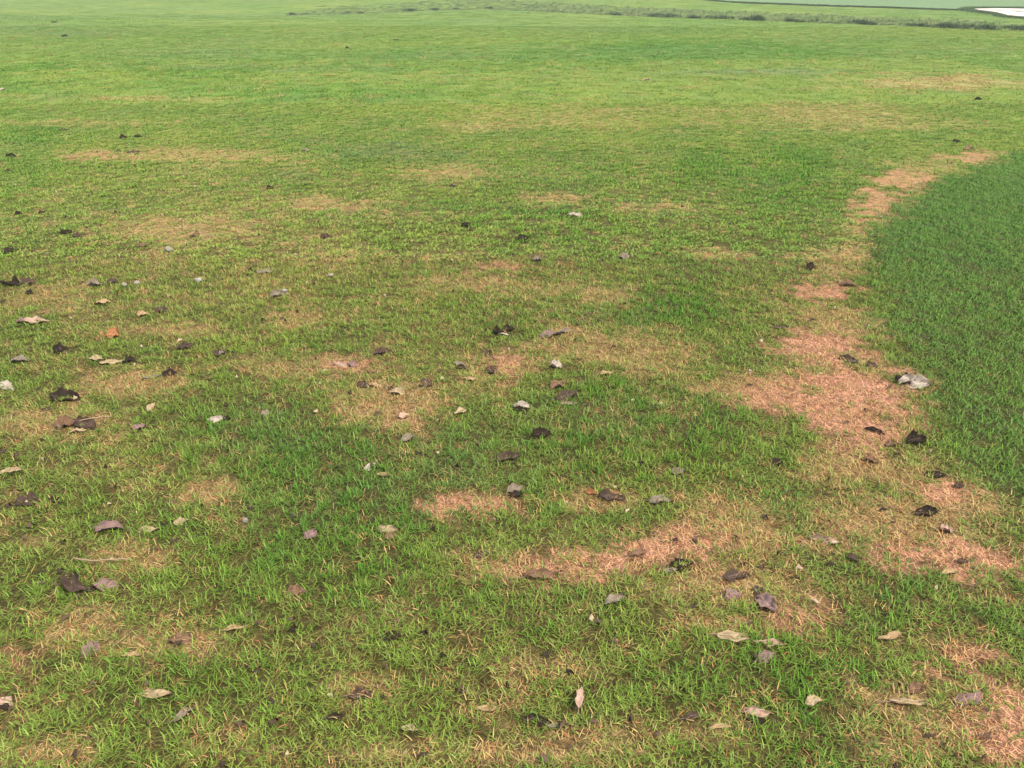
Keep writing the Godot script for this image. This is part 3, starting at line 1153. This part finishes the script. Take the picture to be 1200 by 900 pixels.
	leaf(533, 432, 547, 433, 6, "black", "black leaf under the grey topped leaf")
	leaf(569, 414, 580, 424, 8, "dark", "upper of two dark leaves on the small orange spot")
	leaf(568, 436, 584, 437, 12, "dark", "lower of two dark leaves on the small orange spot")
	leaf(543, 446, 561, 445, 6, "tan", "pale tan leaf left of the lower dark leaf on the orange spot")
	leaf(532, 488, 547, 482, 8, "cream", "greenish cream leaf above the rich green, right of the worn patch")
	leaf(577, 392, 592, 389, 9, "black", "left one of two black leaves above the orange spot")
	leaf(590, 389, 604, 386, 8, "black", "right one of two black leaves above the orange spot")
	leaf(583, 394, 597, 393, 3, "white", "white sliver of leaf along the near side of the two black leaves")
	leaf(631, 396, 658, 394, 11, "mauve", "grey mauve leaf right of the two black leaves", 1.2)
	leaf(655, 391, 672, 388, 6, "grey", "small grey leaf touching the far end of the grey mauve leaf")
	leaf(540, 267, 554, 265, 6, "black", "black leaf in open grass high in the middle, longer of two")
	leaf(605, 282, 620, 280, 7, "black", "black rounded leaf in open grass right of the longer one")
	leaf(664, 254, 684, 255, 5, "white", "whitish narrow leaf in far green grass right of the middle")
	leaf(654, 255, 663, 254, 3, "dark", "dark tip lying left of the whitish narrow leaf")
	leaf(725, 303, 740, 302, 9, "grey", "pale grey leaf standing in the grass right of the middle", 0.6, 35.0)
	leaf(624, 307, 636, 305, 8, "grey", "dull grey leaf between the rounded black leaf and the pale orange spot")
	leaf(526, 220, 537, 219, 5, "black", "black leaf speck beside the far straw coloured spot")
	leaf(426, 552, 443, 546, 10, "white", "whitish grey leaf in the rich green left of the middle", 0.6, 30.0)
	leaf(434, 550, 446, 549, 10, "black", "black leaf behind the whitish grey leaf in rich green")
	leaf(442, 558, 460, 559, 4, "tan", "thin tan leaf just below the whitish grey leaf")
	leaf(470, 518, 487, 513, 9, "grey", "grey green leaf in rich green below the straw coloured worn patch")
	leaf(440, 622, 467, 622, 11, "cream", "pale cream grey leaf in the lower rich green patch", 0.8, 30.0)
	leaf(450, 630, 467, 631, 8, "brown", "brown leaf below the pale cream grey leaf")
	leaf(356, 633, 372, 624, 12, "mauve", "mauve leaf half sunk in rich green, left of the cream grey leaf")
	leaf(557, 655, 573, 648, 11, "dark", "dark mauve leaf at the left end of the dry strip")
	leaf(336, 697, 360, 695, 11, "brown", "brown leaf sunk in the lower rich green patch")
	leaf(407, 818, 443, 815, 14, "dark", "dark mauve brown crumpled leaf near the picture foot, middle left")
	leaf(382, 845, 405, 840, 9, "black", "blackish leaf down left of the crumpled leaf near the foot")
	leaf(469, 857, 491, 855, 9, "cream", "small cream leaf near the foot, right of the crumpled leaf")
	leaf(558, 833, 584, 831, 8, "tan", "flat pale tan leaf near the foot between cream and upright leaves")
	leaf(453, 750, 470, 746, 12, "black", "black leaf deep in the lower rich green patch")
	# the left side
	leaf(77, 676, 105, 698, 15, "dark", "dark brown curled leaf below the pale dry stem", 1.2, 15.0)
	leaf(107, 692, 141, 686, 14, "mauve", "mauve grey leaf joined to the dark curled leaf below the dry stem", 0.9)
	leaf(96, 770, 118, 755, 15, "mauve", "pinkish mauve leaf with dark left edge alone in the lower left", 0.6, 22.0)
	leaf(0, 823, 16, 828, 9, "pink", "pale topped leaf cut by the picture edge in the lower left")
	leaf(0, 830, 14, 832, 6, "black", "black leaf under the pale topped leaf at the picture edge")
	leaf(162, 814, 205, 816, 11, "cream", "tan boat shaped leaf lying alone in the lower left green", 1.5, 20.0)
	leaf(201, 846, 230, 834, 9, "grey", "thin silvery grey leaf below right of the tan boat shaped leaf")
	leaf(197, 752, 230, 750, 13, "brown", "crumpled brown leaf above the tan boat shaped leaf")
	leaf(260, 741, 287, 736, 6, "tan", "faint tan leaf right of the crumpled brown leaf")
	leaf(142, 771, 167, 768, 5, "tan", "faint tan strip right of the pinkish mauve leaf")
	leaf(110, 620, 148, 621, 12, "mauve", "flat mauve grey leaf left of the three piece curled leaf")
	leaf(163, 623, 191, 621, 5, "cream", "pale left piece of the curled leaf line in the lower left")
	leaf(187, 623, 204, 613, 9, "black", "black middle piece of the curled leaf line in the lower left")
	leaf(203, 616, 222, 610, 8, "cream", "pale right piece of the curled leaf line in the lower left")
	leaf(18, 592, 49, 588, 12, "dark", "dark leaf heap piece at the left edge above the mauve grey leaf")
	leaf(58, 591, 71, 585, 9, "black", "small black leaf right of the dark leaf at the left edge")
	leaf(0, 533, 9, 529, 10, "dark", "dark leaf cut by the left picture edge above the pale strip")
	leaf(0, 557, 28, 552, 5, "cream", "pale cream strip leaf at the left picture edge")
	leaf(242, 493, 266, 493, 10, "white", "whitish grey leaf at the upper left of the rich green", 0.7, 30.0)
	leaf(262, 492, 270, 493, 7, "black", "black leaf tip right of the whitish grey leaf at the rich green")
	leaf(65, 505, 90, 495, 12, "brown", "brown arched leaf with pale lower edge on the left", 1.3)
	leaf(86, 496, 115, 503, 11, "dark", "dark right half of the brown arched leaf on the left")
	leaf(80, 507, 103, 506, 5, "cream", "pale cream leaf under the brown arched leaf")
	leaf(156, 505, 172, 500, 13, "mauve", "pinkish brown leaf right of the brown arched leaf")
	leaf(58, 467, 97, 469, 13, "black", "broad black leaf above the brown arched leaf")
	leaf(48, 483, 62, 481, 7, "dark", "small dark leaf between the broad black and brown arched leaves")
	leaf(174, 483, 183, 477, 7, "cream", "tiny cream leaf above the pinkish brown leaf")
	leaf(62, 413, 81, 411, 12, "black", "black leaf standing up in the grass on the left", 1.3)
	leaf(12, 425, 34, 424, 8, "grey", "grey cream leaf left of the black leaf standing up")
	leaf(0, 452, 16, 458, 11, "white", "cream white leaf cut by the left picture edge", 0.6, 30.0)
	leaf(104, 422, 122, 422, 7, "cream", "small cream leaf right of the black leaf standing up")
	leaf(115, 427, 146, 425, 6, "cream", "long cream leaf strip beside the small cream leaf")
	leaf(143, 426, 160, 423, 6, "black", "black tip at the right end of the long cream strip")
	leaf(166, 445, 190, 440, 4, "grey", "thin grey strip leading to a black leaf, mid left")
	leaf(189, 441, 208, 438, 9, "black", "black leaf at the right end of the thin grey strip")
	leaf(250, 417, 266, 414, 9, "dark", "dark leaf on the straw patch up right of the thin grey strip")
	leaf(206, 410, 227, 407, 6, "dark", "dark flat leaf left of the leaf on the straw patch")
	leaf(18, 380, 34, 377, 8, "mauve", "mauve end piece of the pale pink leaf at the left")
	leaf(28, 378, 60, 377, 8, "pink", "pale pink leaf lying flat near the left edge", 0.5)
	leaf(120, 388, 141, 396, 13, "rust", "rust coloured leaf left of the straw patch, upper left")
	leaf(110, 358, 131, 355, 6, "tan", "pale tan leaf above the rust coloured leaf")
	leaf(181, 366, 198, 364, 11, "dark", "dark leaf right of the pale tan leaf, upper left")
	leaf(160, 371, 176, 370, 5, "tan", "small tan leaf touching the left of the dark leaf")
	leaf(3, 332, 28, 336, 10, "black", "black crumpled leaf at the left of the upper left clump")
	leaf(24, 335, 44, 331, 9, "dark", "dark top leaf of the upper left clump")
	leaf(28, 344, 40, 345, 6, "black", "black near leaf of the upper left clump")
	leaf(100, 335, 125, 334, 7, "grey", "grey flat leaf right of the upper left clump")
	leaf(124, 333, 140, 332, 9, "dark", "dark leaf between the grey flat leaf and pale pebbles")
	leaf(298, 320, 321, 319, 8, "grey", "bluish grey leaf right of the brightest pale pebble")
	leaf(316, 348, 336, 346, 10, "grey", "dull grey leaf with pale speck above the worn straw spot")
	leaf(4, 297, 22, 294, 7, "black", "black leaf at the left edge above the clump")
	leaf(69, 275, 86, 273, 10, "black", "round black leaf in the far upper left grass")
	leaf(84, 278, 97, 278, 5, "dark", "small dark leaf right of the round black leaf")
	leaf(17, 252, 27, 251, 4, "black", "black speck left of its twin, far upper left")
	leaf(45, 251, 54, 249, 5, "black", "black speck right of its twin, far upper left")
	leaf(222, 279, 235, 276, 7, "brown", "brown leaf on the dull straw stretch, upper left")
	leaf(160, 291, 174, 288, 6, "brown", "brown leaf left below the one on the dull straw stretch")
	leaf(140, 163, 150, 161, 5, "black", "far black leaf above the orange streak, left of two")
	leaf(157, 161, 167, 160, 4, "black", "far black leaf above the orange streak, right of two")
	leaf(130, 178, 143, 178, 4, "dark", "dark leaf on the right end of the orange streak")
	leaf(148, 179, 165, 179, 5, "dark", "longer dark leaf beyond the right end of the orange streak")
	leaf(348, 178, 364, 177, 7, "grey", "far grey leaf in greyish grass right of the orange streak")
	leaf(312, 222, 322, 221, 4, "black", "far black speck in the greyish grass")
	leaf(375, 280, 390, 278, 6, "dark", "dark leaf in mid distance below the greyish grass")
	leaf(68, 154, 80, 153, 4, "dark", "far dark leaf above the orange streak's left end")
	leaf(7, 184, 20, 184, 4, "black", "upper dark speck at the far left edge")
	leaf(6, 202, 18, 201, 4, "black", "lower dark speck at the far left edge")
	# far away
	leaf(60, 27, 68, 26, 4, "black", "very far dark leaf, upper of the two at top left")
	leaf(71, 43, 81, 43, 4, "black", "very far dark leaf, lower of the two at top left")
	leaf(460, 47, 468, 47, 3, "black", "very far dark leaf below the line of rough")
	leaf(404, 57, 410, 57, 3, "black", "very far dark speck left of the one below the rough")
	leaf(753, 94, 762, 94, 4, "cream", "far yellow leaf alone below the right part of the rough")
	leaf(1141, 117, 1151, 117, 4, "black", "far black leaf on the tan streak at the right")
	leaf(0, 106, 7, 105, 5, "white", "far white leaf at the left edge of the bright green stretch")
	stone(233, 331, 8, 6, Color(0.27, 0.24, 0.20), "brightest pale pebble alone in the mid left grass")
	stone(161, 334, 6, 5, Color(0.22,0.20,0.16), "pale pebble, right of a close pair in the mid left grass")
	stone(146, 336, 6, 4, Color(0.2,0.18,0.14), "pale pebble, left of a close pair in the mid left grass")
	stone(334, 343, 7, 4, Color(0.22,0.2,0.17), "small pale pebble on the dull grey leaf")
	stone(388, 325, 6, 4, Color(0.2,0.18,0.14), "tiny pale pebble in the grass right of the bluish grey leaf")
	stone(198, 295, 9, 6, Color(0.2,0.18,0.13), "dull pale pebble behind the pale pebbles")
	leaf(305, 487, 319, 486, 7, "grey", "grey green leaf sunk in the rich green right of the whitish grey leaf")
	stone(288, 614, 6, 8, Color(0.2,0.17,0.14), "small pale pebble left in the lower rich green")
	twig(88, 662, 152, 665, 0.0028, Color(0.22,0.16,0.10), "long pale dry stem lying level above the dark curled leaf")
	twig(95, 498, 131, 494, 0.002, Color(0.30, 0.21, 0.13), "thin brown stem running right from the brown arched leaf")
